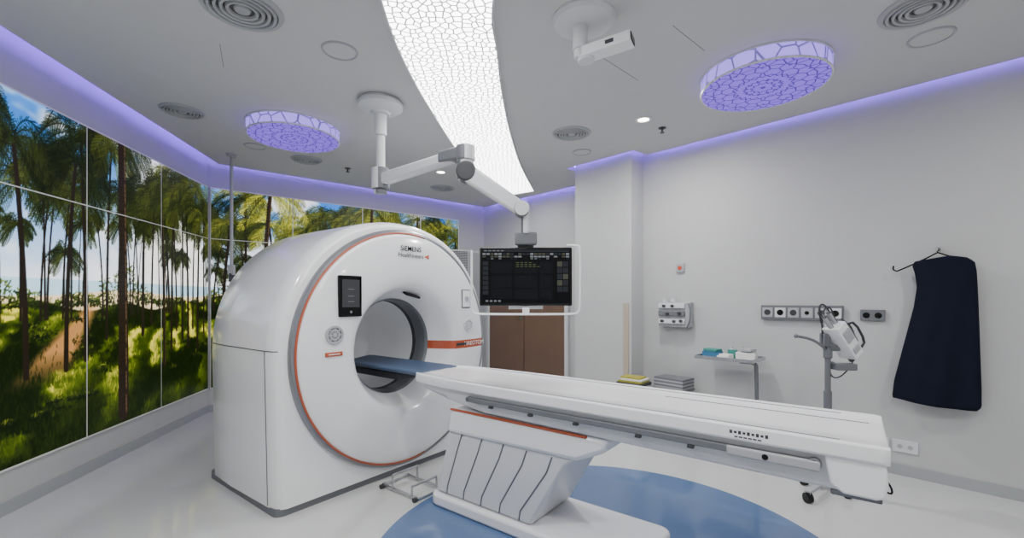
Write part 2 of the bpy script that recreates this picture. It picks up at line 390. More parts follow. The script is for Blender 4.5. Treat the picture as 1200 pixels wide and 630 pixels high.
bandsh=.5+.5*np.sin(ang*21+big_n*12)
LIT=np.clip((big_n-.42)*5,0,1)*(.25+.8*bandsh**1.4)*np.clip((ZZ-.15)/.9,.2,1)
def gcolor(l):
    l=min(1,max(0,l))
    if l<.5: return c3(10,20,4)*(1-l*2)+c3(74,90,16)*l*2
    return c3(74,90,16)*(2-l*2)+c3(226,206,70)*(l*2-1)
L2=np.clip(LIT,0,1)[...,None]
gc=np.where(L2<.5,c3(10,20,4)*(1-L2*2)+c3(74,90,16)*L2*2,c3(74,90,16)*(2-L2*2)+c3(222,204,70)*(L2*2-1))
gm=np.clip((gtop-ZZ)/.015,0,1)[...,None]; img=img*(1-gm)+gc*gm
pm=np.clip((.09+.36*(1.44-ZZ)-np.abs(SS+1.95+.9*(1.44-ZZ)))*9,0,1)*np.clip((1.44-ZZ)*20,0,1)*np.clip((ZZ-.80)*4,0,1)*.8
img=mixc(img,pm,c3(206,142,80))
NB=17000
for k in range(NB):
    f=(k/NB); s=rr.uniform(S0,S1); z=gtop_f(s)+.01-(gtop_f(s)-Z0+.03)*f+rr.uniform(-.03,.03)
    iy_=int((z-Z0)/RS); ix_=int((s-S0)/RS)
    if not(0<=iy_<H and 0<=ix_<W): continue
    if pm[iy_,ix_]>.3 and rr.random()<.85: continue
    l=LIT[iy_,ix_]*rr.uniform(.45,1.5)+rr.uniform(-.06,.12); h=(.012+.05*f)*rr.uniform(.6,1.4)
    dx=rr.uniform(-.5,.5)*h
    seg((s,z-h*.4),(s+dx,z+h*.6),.005+.004*f,gcolor(l),.8)
# low shrubs scattered over the slope
for q in range(60):
    cs_=rr.uniform(S0,S1); cz=rr.uniform(.55,1.40); R_=rr.uniform(.05,.14)
    for k in range(60):
        a=rr.uniform(0,math.pi); u=rr.random()**.5; z=cz+math.sin(a)*R_*u*.8; s=cs_+math.cos(a)*R_*u*1.3
        g=max(0,math.sin(a)*u-.35)*rr.random()*1.4; b2=rr.uniform(0,6.28); h=rr.uniform(.012,.03)
        seg((s,z),(s+math.cos(b2)*h,z+math.sin(b2)*h),.007,c3(8,18,6)*(1-g)+c3(150,156,44)*g,.9)
for k in range(5200):
    s=rr.uniform(S0,S1); 
    hgt=.09+.09*math.sin(s*3.1)+.06*math.sin(s*8.3+1)+(.16 if (s>.1 or s<-2.5 or -1.9<s<-1.45) else 0)
    if hgt<.03: continue
    u=rr.random()**.8; z=1.40+hgt*(1-u*1.1)
    a=rr.uniform(0,6.28); h=rr.uniform(.012,.03); g=(1-u)*rr.random()
    seg((s,z),(s+math.cos(a)*h,z+math.sin(a)*h),.009,c3(12,24,8)*(1-g)+c3(130,144,44)*g,.9)
def palm(s,zb,zt,w,lean,size,bright=.5,dark=0,den=1):
    P=[]
    for k in range(13):
        f=k/12; P.append((s+lean*f*f,zb+(zt-zb)*f))
    tc_=c3(42,32,24)*(1-dark)+c3(12,10,8)*dark
    for a,b_ in zip(P[:-1],P[1:]):
        f=(a[1]-zb)/(zt-zb); seg(a,b_,w*(1-.35*f),tc_)
        if w>.05:
            seg((a[0]+w*.28,a[1]),(b_[0]+w*.25,b_[1]),w*.10,c3(120,90,60),.6)
            for q in range(5):
                zq=a[1]+(b_[1]-a[1])*q/5; seg((a[0]-w*.4,zq),(a[0]+w*.35,zq+.006),.004,c3(16,12,9),.6)
    cx,cy=P[-1]
    nf=rr.randint(13,16)
    for i in range(nf):
        an=-.7+ (math.pi+1.4)*(i+rr.random()*.6)/nf; L=size*rr.uniform(.75,1.2)
        x,y=cx,cy; vx,vy=math.cos(an),math.sin(an); 
        n=13; g=min(1,bright*rr.uniform(.0,1.5)*.6)
        col=c3(9,18,5)*(1-g)+c3(170,168,48)*g
        for k in range(n):
            vy-=.145; h=math.hypot(vx,vy); nx,ny=x+vx/h*L/n,y+vy/h*L/n
            seg((x,y),(nx,ny),.006,col*.8)
            ll=size*.24*math.sin(math.pi*(k+1.2)/(n+1.6))
            px,py=-vy/h,vx/h
            for q in ((0,.5) if den else (0,)):
                mx,my=x+(nx-x)*q,y+(ny-y)*q
                for sg in (1,-1):
                    ex=mx+(px*sg*.6+vx/h*.5)*ll; ey=my+(py*sg*.55+vy/h*.5-.30)*ll
                    seg((mx,my),(ex,ey),.0048,col*rr.uniform(.5,1.4),.88)
            x,y=nx,ny
for i in range(40):
    s=rr.uniform(-4,3.7); palm(s,1.40,rr.uniform(1.80,2.15),.012,rr.uniform(-.1,.1),rr.uniform(.15,.22),.3,.4,0)
for i in range(28):
    s=rr.uniform(-4,3.7); palm(s,1.30,rr.uniform(2.15,2.5),.020,rr.uniform(-.15,.15),rr.uniform(.26,.36),.4,.5,0)
for s,z,w,l in [(-1.82,1.1,.032,.06),(-1.32,1.1,.044,.03),(-1.18,1.2,.032,.05),(-.97,.75,.052,-.05),(-.84,.9,.038,.06),(-.74,1.1,.032,-.1),(-.62,1.0,.040,.0),(-.50,.9,.044,-.06),(-.40,1.1,.032,.08),(-.29,.85,.048,.05),(-.14,1.0,.038,0),(-2.05,.95,.04,-.05),(-2.25,.9,.046,.1),(-2.6,.9,.05,-.1),(-3.0,.9,.05,-.1),(-3.6,.8,.05,.1),(.15,.8,.042,.1),(.42,.9,.038,.0),(.8,.9,.038,-.1),(1.1,.9,.038,.1),(1.35,.9,.044,.1),(1.65,1,.038,0),(1.9,1,.038,0),(2.2,1,.038,.1),(2.5,1,.044,-.1),(2.75,1,.038,.1),(3.0,1,.044,.1),(3.25,1,.038,.0),(3.5,1,.044,0),(3.7,1,.044,0)]:
    palm(s,z,rr.uniform(2.40,2.80),w,l,rr.uniform(.40,.55),rr.uniform(.1,.7) if s<0 else rr.uniform(.5,1.5),.5)
palm(-1.60,.40,2.98,.14,-.03,.6,.4,.35); palm(-3.3,.45,2.9,.11,.05,.6,.5,.1); palm(.62,.6,2.9,.07,.1,.6,1.5,.1); palm(2.1,.6,2.9,.06,.05,.6,.9,.1); palm(2.9,.6,2.8,.06,.05,.6,.5,.1)
img=np.clip(img,0,1); lin=np.where(img<=.04045,img/12.92,((img+.055)/1.055)**2.4)
mm=bpy.data.materials.new('printed_mural'); mm.use_nodes=True; nt=mm.node_tree; p=nt.nodes['Principled BSDF']
at=nt.nodes.new('ShaderNodeAttribute'); at.attribute_name='Paint'
nt.links.new(at.outputs['Color'],p.inputs['Base Color']); nt.links.new(at.outputs['Color'],p.inputs['Emission Color']); p.inputs['Emission Strength'].default_value=1.25; p.inputs['Roughness'].default_value=.3; p.inputs['Specular IOR Level'].default_value=.1
def s_to_w(s,off):
    if s<0:
        d=(L0-A2).normalized(); n=inward(L0,A2); p=A2+d*(-s)+n*off
    else:
        d=(C3-A2).normalized(); n=inward(A2,C3); p=A2+d*s+n*off
    return p
mur=empty('wall_mural',(A2.x,A2.y,Z0),label='glossy tiled photographic mural of tropical palm trees, grass and sky',cat='mural')
cuts=[-4.10,-3.05,-2.04,-1.02,-.03]; cuts2=[.03,1.0,2.0,3.0,3.76]
def mpanel(a,b_,z0,z1):
    i0=int(round((a-S0)/RS));i1=int(round((b_-S0)/RS));j0=int(round((z0-Z0)/RS));j1=int(round((z1-Z0)/RS))
    i1=min(i1,W-1);j1=min(j1,H-1); w=i1-i0+1;h=j1-j0+1
    A=s_to_w(a+.006,.022) ; Bp=s_to_w(b_-.006,.022)
    fx=np.linspace(0,1,w);fz=np.linspace(z0+.005,z1-.005,h)
    X=np.tile(A.x+(Bp.x-A.x)*fx,(h,1))-A2.x;Y=np.tile(A.y+(Bp.y-A.y)*fx,(h,1))-A2.y;Z=np.repeat(fz[:,None],w,1)-Z0
    co_=np.stack([X,Y,Z],-1).reshape(-1,3)
    idx=np.arange(w*h).reshape(h,w); q=np.stack([idx[:-1,:-1],idx[:-1,1:],idx[1:,1:],idx[1:,:-1]],-1).reshape(-1,4)
    me=bpy.data.meshes.new('mural_panel'); me.vertices.add(len(co_)); me.vertices.foreach_set('co',co_.ravel().astype(np.float32))
    me.loops.add(q.size); me.loops.foreach_set('vertex_index',q.ravel().astype(np.int32))
    me.polygons.add(len(q)); me.polygons.foreach_set('loop_start',np.arange(0,q.size,4,dtype=np.int32))
    me.update(calc_edges=True); me.validate()
    ca=me.color_attributes.new('Paint','FLOAT_COLOR','POINT'); c=np.ones((w*h,4),np.float32); c[:,:3]=lin[j0:j1+1,i0:i1+1].reshape(-1,3)
    ca.data.foreach_set('color',c.ravel()); me.materials.append(mm)
    o=bpy.data.objects.new('mural_panel',me); COL.objects.link(o); o.parent=mur
for cs in (cuts,cuts2):
    for a,b_ in zip(cs[:-1],cs[1:]):
        mpanel(a,b_,Z0,2.22); mpanel(a,b_,2.22,Z1)
    p1,p2,p3,p4=s_to_w(cs[0]-.01,.001),s_to_w(cs[-1]+.01*(cs[-1]>0),.001),s_to_w(cs[-1]+.01*(cs[-1]>0),.020),s_to_w(cs[0]-.01,.020)
    if cs is cuts2: p1,p4=s_to_w(cs[0],.001),s_to_w(cs[0],.020)
    B((-A2.x,-A2.y,-Z0)).prism([(q.x,q.y,Z0-.01) for q in (p1,p2,p3,p4)],(0,0,Z1-Z0+.02)).done('backing_board',paper,parent=mur,smooth=0)
# ------------------------------------------------------------ GANTRY
GX,GY=-.91,3.72; RZ=math.radians(-37.3); U=V((.7955,-.606));VV=V((.606,.7955))
def gw(x,y,z=0): return (GX+U.x*x+VV.x*y,GY+U.y*x+VV.y*y,z)
ZC=1.05
g=empty('ct_scanner_gantry',(GX,GY,0),RZ,label='large white CT scanner gantry with round bore and orange trim ring',cat='ct scanner')
def dsec(x,R,zc=1.04,zb=.05,wb=None):
    pts=[]; wb=wb if wb else R-.02
    pts.append((x,-wb,zb)); 
    for k in range(1,6): pts.append((x,-(wb+(R-wb)*k/5),zb+(zc-zb)*k/5))
    for k in range(1,40):
        a=math.pi-math.pi*k/40; ca,sa=math.cos(a),math.sin(a); e=.93
        pts.append((x,R*math.copysign(abs(ca)**e,ca),zc+min(R,1.05)*abs(sa)**e))
    for k in range(5,-1,-1): pts.append((x,wb+(R-wb)*k/5,zb+(zc-zb)*k/5))
    return pts
body=B().loft([dsec(-1.20,.91),dsec(-1.185,.97),dsec(-1.14,1.02),dsec(-1.04,1.06),dsec(-.7,1.072),dsec(-.14,1.06),dsec(-.05,1.045),dsec(-.015,1.02),dsec(0,.99)]).done('body',white,parent=g)
cut=B().cyl((-1.4,0,ZC),(.3,0,ZC),.56,seg=96).done('cutter',white,parent=g)
md=body.modifiers.new('b','BOOLEAN'); md.object=cut; md.operation='DIFFERENCE'; md.solver='EXACT'
bpy.context.view_layer.update(); dg=bpy.context.evaluated_depsgraph_get(); me=bpy.data.meshes.new_from_object(body.evaluated_get(dg))
body.modifiers.clear(); body.data=me; me.shade_smooth(); me.set_sharp_from_angle(angle=math.radians(38)); bpy.data.objects.remove(cut)
def rr_rect(x0,x1,y0,y1,r,z,n=6):
    out=[]
    for cx,cy,a0 in ((x1-r,y1-r,0),(x0+r,y1-r,90),(x0+r,y0+r,180),(x1-r,y0+r,270)):
        for k in range(n+1):
            a=math.radians(a0+90*k/n); out.append((cx+r*math.cos(a),cy+r*math.sin(a),z))
    return out
B().prism(rr_rect(-1.18,-.015,-1.035,1.035,.06,0),(0,0,.055)).done('plinth',mgrey,parent=g)
for sy in (-1,1):
    B().loft([[(x,sy*(R-.006),1.097),(x,sy*(R+.0015),1.097),(x,sy*(R+.0015),1.103),(x,sy*(R-.006),1.103)] for x,R in ((-1.14,1.02),(-1.04,1.06),(-.7,1.072),(-.14,1.06),(-.05,1.045),(-.02,1.022))]).done('panel_seam',seam,parent=g,smooth=0)
    B().loft([[(-.127,sy*1.0365,.06),(-.133,sy*1.0365,.06),(-.133,sy*1.0415,.06),(-.127,sy*1.0415,.06)],[(-.127,sy*1.057,1.04),(-.133,sy*1.057,1.04),(-.133,sy*1.0615,1.04),(-.127,sy*1.0615,1.04)],[(-.127,sy*1.057,1.1),(-.133,sy*1.057,1.1),(-.133,sy*1.0610,1.1),(-.127,sy*1.0610,1.1)]]).done('panel_seam',seam,parent=g,smooth=0)
AX=(1,0,0)
B().lathe([(.972,-.03),(.972,.030),(.965,.042),(.944,.046)],(0,0,ZC),AX,seg=128).done('cover_rim',silver,parent=g)
b=B().lathe([(.948,.03),(.948,.053),(.938,.058),(.934,.048)],(0,0,ZC),AX,seg=128)
bmesh.ops.delete(b.bm,geom=[f for f in b.bm.faces if f.calc_center_median().y>.16],context='FACES')
b.done('trim_ring',orange,parent=g,label='orange arc around the front cover')
prof=[(.405,-.16),(.415,-.13),(.435,-.085),(.470,-.015),(.492,.030),(.512,.058),(.545,.078),(.60,.090),(.70,.092),(.80,.085),(.90,.070),(.93,.056)]
B().lathe([(.938,.045)]+prof[::-1],(0,0,ZC),AX,seg=128).done('front_cover',cover_m,parent=g,label='white front cover with orange stripe beside the bore')
def fx(y,z,): r=math.hypot(y,z-ZC); return float(np.interp(r,[p_[0] for p_ in prof],[p_[1] for p_ in prof]))
lining=M('bore_lining_white_glow',rgb(225,227,230),.4,emit=(1,1,1),es=.05)  # faint self-glow added to brighten the bore; no lamp inside
B().lathe([(.407,-.155),(.402,-.165),(.395,-.17),(.390,-.18),(.388,-.19),(.388,-.31),(.384,-.315),(.384,-.35),(.388,-.355),(.386,-.45),(.386,-1.02),(.47,-1.18),(.565,-1.203)],(0,0,ZC),AX,seg=96,mis=[1,1,1,1,1,2,2,2,0,0,0,0]).done('bore_lining',[lining,mgrey,dgrey],parent=g,label='grey and white bore tunnel lining')
B().lathe([(0,-1.12),(.2,-1.115),(.43,-1.10)],(0,0,ZC),AX,seg=64).done('added_bore_backdrop',lining,parent=g)  # pale disc added across the open bore so its inside looks light
B().box((-.05,.10,ZC+.448),(.12,.17,.018),rot=(-.21,.46,0)).done('bore_sensor',black,parent=g,bevel=.004)
cp=B().box((0,0,0),(.03,.185,.30)).done('control_panel',blackgloss,parent=g,loc=(.092,-.565,1.47),bevel=.008)
B().box((.0155,0,.02),(.0015,.14,.20)).done('touch_screen',dgrey,parent=cp,smooth=0)
for z,y in ((.05,0),(.0,0),(-.04,0)): B().box((.0165,y,z),(.001,.05,.006)).done('touch_icon',mgrey,parent=cp,smooth=0)
B().cyl((.0155,0,-.115),(.0168,0,-.115),.010).done('touch_icon',mgrey,parent=cp,smooth=0)
def knob(name,y,z,r,mats):
    x=fx(y,z)
    b=B().lathe([(0,.008),(r*.2,.008),(r*.25,.002),(r*.35,.002),(r*.4,.008),(r*.55,.008),(r*.6,.002),(r*.7,.002),(r*.75,.010),(r*.95,.010),(r,-.01)],(x,y,z),AX,seg=40,mis=[0,0,1,0,0,0,1,0,0,0])
    for k in range(8):
        a=k*math.pi/4; b.box((x+.006,y+math.cos(a)*r*.5,z+math.sin(a)*r*.5),(.006,r*.12,r*.5),mi=0,rot=(a-math.pi/2,0,0))
    return b.done(name,mats,parent=g)
knob('speaker_grille',-.685,1.195,.07,[lgrey,mgrey])
B().box((fx(-.69,1.06),-.69,1.06),(.014,.13,.030)).done('orange_label',orange,parent=g,bevel=.003)
B().box((fx(-.69,1.06)+.0075,-.69,1.06),(.0012,.09,.007)).done('label_print',paper,parent=g,smooth=0)
B().box((fx(.66,1.45),.66,1.45),(.02,.12,.18)).done('side_button_panel',mgrey,parent=g,bevel=.03)
B().box((fx(.66,1.45)+.008,.66,1.45),(.012,.10,.155)).done('button_plate',white,parent=g,bevel=.02)
B().cyl((fx(.66,1.45)+.012,.66,1.45),(fx(.66,1.45)+.018,.66,1.45),.025).done('button_cap',lgrey,parent=g)
knob('round_button',.69,1.20,.06,[white2,mgrey])
text('brand_lettering','NAEOTOM',.056,paper,g,(.0925,.775,ZC-.023),FRONTX)
B().box((.0915,.60,ZC-.022),(.004,.13,.022)).done('dark_label_strip',dgrey,parent=g,smooth=0)
text('logo_lettering','SIEMENS',.058,black,g,(.0945,.0,1.862),FRONTX,bold=.0004)
text('logo_lettering','Healthineers',.052,dgrey,g,(.0955,.0,1.808),FRONTX)
for y,z in ((.175,1.81),(.188,1.82),(.188,1.80),(.162,1.81)): B().cyl((.088,y,z),(.0955,y,z),.007,seg=10).done('logo_dot',redm,parent=g)
cbx=empty('equipment_cabinet',gw(-.62,1.28),RZ,label='grey perforated equipment cabinet standing beside the scanner',cat='cabinet')
B().prism([(-.35,-.16,.05),(.3,-.16,.05),(.3,-.16,1.98),(-.35,-.16,2.04)],(0,.32,0)).done('body',perf_m,parent=cbx,bevel=.02)
B().box((0,0,.025),(.6,.28,.05)).done('plinth',dgrey,parent=cbx)
# ------------------------------------------------------------ PATIENT TABLE
TO=(-1.4,0,0)
tb=empty('patient_table',gw(1.4,0),RZ,label='long white CT patient table on slanted grooved pedestal',cat='patient table')
def tsec(x,w,zl=0):
    k=w/.295
    return [(x,y*k,z+zl) for y,z in [(-.292,.838),(-.297,.848),(-.297,.897),(-.292,.904),(-.280,.905),(-.262,.899),(-.12,.896),(0,.895),(.12,.896),(.262,.899),(.280,.905),(.292,.904),(.297,.897),(.297,.848),(.292,.838),(.25,.830),(-.25,.830)]]
B(TO).loft([tsec(.40,.20,-.006),tsec(.42,.225),(tsec(.5,.25)),tsec(.8,.285),tsec(1.1,.297),tsec(3.07,.297),tsec(3.09,.293,-.001),tsec(3.10,.286,-.003)]).done('tabletop',white,parent=tb,bevel=.002,smooth=25)
for y in (.250,-.250): B(TO).box((1.75,y,.9002),(2.4,.004,.002)).done('mat_seam',mgrey,parent=tb,smooth=0)
B(TO).box((2.60,.12,.8970),(.9,.005,.002)).done('mat_seam',mgrey,parent=tb,smooth=0)
def usec(x,zb,w=.265,wb=.25):
    return [(x,-w,.835),(x,-w,.79),(x,-wb,zb),(x,-wb+.05,zb-.01),(x,wb-.05,zb-.01),(x,wb,zb),(x,w,.79),(x,w,.835)]
B(TO).loft([usec(.48,.80,.20,.15),usec(.75,.75,.25,.22),usec(1.1,.715),usec(2.3,.705),usec(2.9,.70),usec(3.0,.70)]).done('underframe',white2,parent=tb,bevel=.008)
B(TO).prism([(2.90,-.288,.842),(3.09,-.288,.842),(3.095,-.288,.76),(3.085,-.288,.71),(3.06,-.288,.70),(2.96,-.288,.70),(2.92,-.288,.73)],(0,.576,0)).done('end_cap',white,parent=tb,bevel=.010,bseg=3)
B(TO).box((3.0,0,.688),(.16,.50,.022)).done('end_bumper',mgrey,parent=tb,bevel=.006)
for sy in (-1,1):
    b=B(TO); b.box((1.92,sy*.280,.795),(1.86,.030,.030)); b.cyl((2.87,sy*.265,.795),(2.87,sy*.297,.795),.024); b.cyl((1.0,sy*.265,.795),(1.0,sy*.295,.795),.017)
    b.done('side_rail',mgrey,parent=tb,bevel=.004)
    b=B(TO); b.box((2.72,sy*.292,.790),(.34,.018,.042)); b.done('rail_handle',lgrey,parent=tb,bevel=.008)
B(TO).cyl((2.70,-.300,.79),(2.70,-.304,.79),.012).done('rail_knob',black,parent=tb)
for x in (1.2,1.5,1.8,2.15,2.4): B(TO).box((x,-.292,.772),(.03,.020,.014)).done('rail_clamp',dgrey,parent=tb,bevel=.002)
for k in range(9): B(TO).box((2.57+.017*k,-.2985,.874),(.011,.002,.010 if k%2 else .015)).done('warning_symbol',dgrey,parent=tb,smooth=0)
for k in range(6): B(TO).box((2.59+.018*k,-.2985,.855),(.014,.002,.006)).done('warning_symbol',dgrey,parent=tb,smooth=0)
B(TO).tube([(3.02,.20,.70),(3.09,.23,.64),(3.13,.25,.60),(3.14,.26,.55),(3.10,.25,.57)],.0045,smooth=2).done('power_cable',black,parent=tb)
ce=B(TO)
def csec(x,w): return [(x,-w,.895),(x,-w*.8,.865),(x,0,.85),(x,w*.8,.865),(x,w,.895),(x,w*.95,.905),(x,0,.885),(x,-w*.95,.905)]
ce.loft([csec(-.75,.19),csec(-.70,.21),csec(.36,.21),csec(.44,.19)]).done('cradle_extension',padblue,parent=tb,label='slate blue cradle reaching into the bore')
B(TO).box((-.3,0,.81),(.7,.16,.06)).done('cradle_support',dgrey,parent=tb,bevel=.01)
B(TO).prism([(.80,-.25,.70),(1.97,-.25,.70),(1.95,-.25,.63),(1.78,-.25,.545),(.76,-.25,.525)],(0,.5,0)).done('pedestal_head',white,parent=tb,bevel=.03)
for sy in (-1,1): B(TO).box((1.32,sy*.243,.694),(1.04,.02,.012)).done('orange_strip',orange,parent=tb,bevel=.003)
B(TO).prism([(.775,-.235,.53),(1.76,-.235,.55),(1.70,-.235,.50),(1.46,-.235,.09),(.64,-.235,.09)],(0,.47,0)).done('pedestal_column',white2,parent=tb,bevel=.02)
for k in range(5):
    f=(k+.6)/5.2; xt=.79+(1.72-.79)*f; xb=.66+(1.47-.66)*f
    for sy in (-1,1):
        B(TO).tube([(xt,sy*.2355,.535),(xt-.035,sy*.2355,.44),(xb+.01,sy*.2355,.16),(xb,sy*.2355,.10)],.005,seg=6).done('groove',mgrey,parent=tb)
b=B(TO); b.prism(rr_rect(.60,2.15,-.27,.27,.08,0),(0,0,.085)); b.done('floor_base',white,parent=tb,bevel=.02)
fr=empty('floor_docking_frame',gw(.34,-.18),RZ,label='low metal tube frame on the floor beside the table base',cat='metal frame')
b=B(); b.tube([(-.22,-.12,.02),(.2,-.12,.02),(.2,.12,.02),(-.22,.12,.02),(-.22,-.12,.02)],.012); b.tube([(-.1,-.12,.02),(-.1,-.12,.12),(-.1,.12,.12),(-.1,.12,.02)],.01); b.tube([(.12,-.12,.02),(.12,-.12,.09),(.12,.12,.09),(.12,.12,.02)],.01)
b.done('tube_frame',steel,parent=fr)
for x in (-.2,.18): B().cyl((x,-.13,.018),(x,-.155,.018),.018,seg=16).done('foot',dgrey,parent=fr)
# ------------------------------------------------------------ MONITOR ARM
sx,sy=-1.13,3.80
ma=empty('ceiling_monitor_arm',(sx,sy,HC),label='white articulated ceiling suspension arm carrying a display',cat='monitor arm')
def W_(x,y,z): return (x-sx,y-sy,z-HC)
B().lathe([(0,-.12),(.075,-.12),(.085,-.10),(.15,-.085),(.185,-.06),(.19,-.03),(.165,-.02),(.165,0)],seg=64).done('ceiling_mount',white2,parent=ma)
B().cyl((0,0,-.62),(0,0,-.10),.038).lathe([(.038,-.30),(.052,-.30),(.052,-.12)],seg=32).done('drop_column',white2,parent=ma)
B().cyl((0,0,-.76),(0,0,-.58),.075).cyl((0,0,-.80),(0,0,-.76),.055,mi=1).done('column_joint',[white2,mgrey],parent=ma,bevel=.01)
J=V((-.34,3.24,2.52))
P0=V((sx,sy,2.47))
def beam(a,b,w,h0,h1,mats,name,bevel=.02):
    a,b=V(W_(*a)),V(W_(*b)); d=(b-a); t=d.normalized(); s_=t.cross(V((0,0,1))).normalized(); up=s_.cross(t).normalized()
    secs=[]
    for c,h in ((a,h0),(a.lerp(b,.5),(h0+h1)/2),(b,h1)): secs.append([c+s_*w/2+up*h/2,c-s_*w/2+up*h/2,c-s_*w/2-up*h/2,c+s_*w/2-up*h/2])
    return B().loft(secs).done(name,mats,parent=ma,bevel=bevel)
beam(P0,J,.085,.10,.08,white2,'horizontal_arm')
beam(J-V((.2,-.14,-.002)),J+V((.02,-.01,0)),.10,.09,.105,mgrey,'arm_end_cap')
B().cyl(W_(J.x,J.y,J.z-.06),W_(J.x,J.y,J.z+.05),.068).cyl(W_(J.x,J.y,J.z-.20),W_(J.x,J.y,J.z-.06),.06,mi=1).done('elbow_joint',[mgrey,white2],parent=ma,bevel=.008)
E=V((-.33,3.22,2.37)); F=V((.07,3.17,2.09))
beam(E,F,.10,.125,.10,white2,'spring_arm')
B().cyl(W_(E.x,E.y-.06,E.z),W_(E.x,E.y+.06,E.z),.072).done('spring_pivot',dgrey,parent=ma,bevel=.01)
B().cyl(W_(F.x,F.y-.055,F.z),W_(F.x,F.y+.055,F.z),.055).cyl(W_(.095,3.18,1.92),W_(.095,3.18,2.10),.03,mi=1).done('wrist_joint',[mgrey,white2],parent=ma,bevel=.008)
B().box(W_(.10,3.20,1.885),(.16,.07,.09)).box(W_(.10,3.26,1.75),(.12,.04,.3),mi=0).done('mount_bracket',mgrey,parent=ma,bevel=.012)
mo=B().box((0,0,0),(.665,.05,.42)).done('monitor',black,parent=ma,loc=W_(.10,3.20,1.61),bevel=.01)
scr=M('screen_ui',rgb(6,7,9),.35,emit=rgb(10,11,14),es=.4,spec=.15)
B().box((0,-.0255,.003),(.635,.002,.385)).done('screen',scr,parent=mo,smooth=0)
uig=M('screen_ui_grey',rgb(70,72,75),.5,emit=rgb(145,150,155),es=.5,spec=.1); uib=M('screen_ui_olive',rgb(44,44,38),.5,emit=rgb(84,86,74),es=.5,spec=.1); uid=M('screen_ui_dark',rgb(22,24,28),.5,emit=rgb(50,54,60),es=.5,spec=.1); uiy=M('screen_ui_pale_green',rgb(60,66,40),.5,emit=rgb(104,112,70),es=.5,spec=.1)
b=B(); r2=random.Random(3)
b.box((0,-.027,.185),(.62,.001,.014),2)
for k in range(5): b.box((-.29+k*.03,-.0278,.185),(.02,.001,.006),0)
for k in range(22):
    x=-.30+k*.0285
    if r2.random()<.95: b.box((x,-.027,.162),(.023,.001,.014),r2.choice([0,0,2,1]))
    if r2.random()<.9: b.box((x,-.027,.143),(.024,.001,.011),r2.choice([0,2,0,1]))
    if r2.random()<.5: b.box((x,-.027,.128),(.018,.001,.006),r2.choice([0,2,2]))
for k in range(7):
    b.box((-.29,-.027,.095-k*.035),(.040,.001,.028),2)
for x0,w_ in ((-.175,.15),(.0,.17),(.145,.09)):
    for z0,h_ in ((.065,.085),(-.035,.09),(-.125,.07)): b.box((x0,-.0268,z0),(w_,.0006,h_),4)
for k in range(3):
    for j in range(r2.randint(3,6)): b.box((-.06+j*.03,-.0278,.100-k*.014),(.020,.001,.004),3)
for k in range(5):
    for j in range(2): b.box((.243+j*.042,-.027,.09-k*.045),(.037,.001,.038),1 if (j+k)%3==0 else 2)
for k in range(4): b.box((-.28+k*.03,-.0278,-.175),(.018,.001,.012),0)
uip=M('screen_ui_panel',rgb(12,13,16),.5,emit=rgb(22,24,28),es=.5,spec=.1)
b.done('screen_graphics',[uig,uib,uid,uiy,uip],parent=mo,smooth=0)
b=B(); b.tube([(.30,.02,.23),(.385,-.01,.225),(.39,-.02,.20),(.39,-.02,-.22),(.375,-.02,-.262),(.33,-.02,-.27),(-.34,-.02,-.27),(-.378,-.02,-.262),(-.39,-.02,-.22),(-.39,-.02,.19)],.0085,smooth=2)
b.box((0,-.01,-.245),(.05,.02,.05)); b.box((0,.03,-.22),(.25,.02,.03))
b.done('grip_rail',white,parent=ma,loc=W_(.10,3.20,1.61))
# ------------------------------------------------------------ pole near mural
pl_=empty('ceiling_pole',(-3.30,5.2,HC),label='thin white ceiling-hung pole in front of the mural',cat='pole')
B().lathe([(0,-.03),(.05,-.03),(.055,0)],seg=32).cyl((0,0,-1.35),(0,0,-.02),.018).done('shaft',lgrey,parent=pl_)
B().box((0,0,-1.36),(.07,.05,.12)).cyl((0,0,-1.5),(0,0,-1.4),.03,mi=1).done('hook_head',[lgrey,dgrey],parent=pl_,bevel=.008)
# ------------------------------------------------------------ RIGHT WALL THINGS
RW=math.atan2(-.728,.686); RD=V((.686,-.728)).normalized(); RN=V((.728,.686)).normalized()
def rw(s,z,out=0): p=R0+RD*s-RN*out; return (p.x,p.y,z)
e=empty('call_button',rw(.437,1.80),RW,label='small wall box with red button',cat='button')
B().box((0,-.0125,0),(.095,.025,.10)).done('housing',lgrey,parent=e,bevel=.006)
B().cyl((0,-.025,0),(0,-.036,0),.022).done('red_button',redm,parent=e)
e=empty('wall_equipment_box',rw(.40,1.28),RW,label='grey wall-mounted gas control box with knobs and meters',cat='wall device')
B().box((0,-.05,-.005),(.37,.10,.28)).done('housing',lgrey,parent=e,bevel=.01)
for i_,z in enumerate((.092,.005,-.082)):
    B().box((-.02,-.112,z),(.31,.024,.055)).done('drawer_bar',white2 if i_!=1 else mgrey,parent=e,bevel=.005)
for x,z in ((-.1,.09),(0,.09),(.08,.01),(-.06,.0),(.02,-.08),(.1,-.075),(-.12,-.08)): B().cyl((x,-.12,z),(x,-.15,z),.016).done('control_knob',dgrey,parent=e)
for x in (-.12,-.02): B().cyl((x,-.06,.135),(x,-.06,.175),.03).done('meter_dial',white2,parent=e)
B().tube([(.17,-.1,.12),(.20,-.11,.05),(.19,-.11,-.08),(.15,-.1,-.15)],.008,smooth=1).done('hose',mgrey,parent=e)
e=empty('medical_wall_panel',rw(1.607,1.32),RW,label='horizontal grey socket trunking strip with power and gas outlets',cat='socket panel')
B().box((0,-.02,0),(.66,.04,.14)).done('rail_body',mgrey,parent=e,bevel=.006)
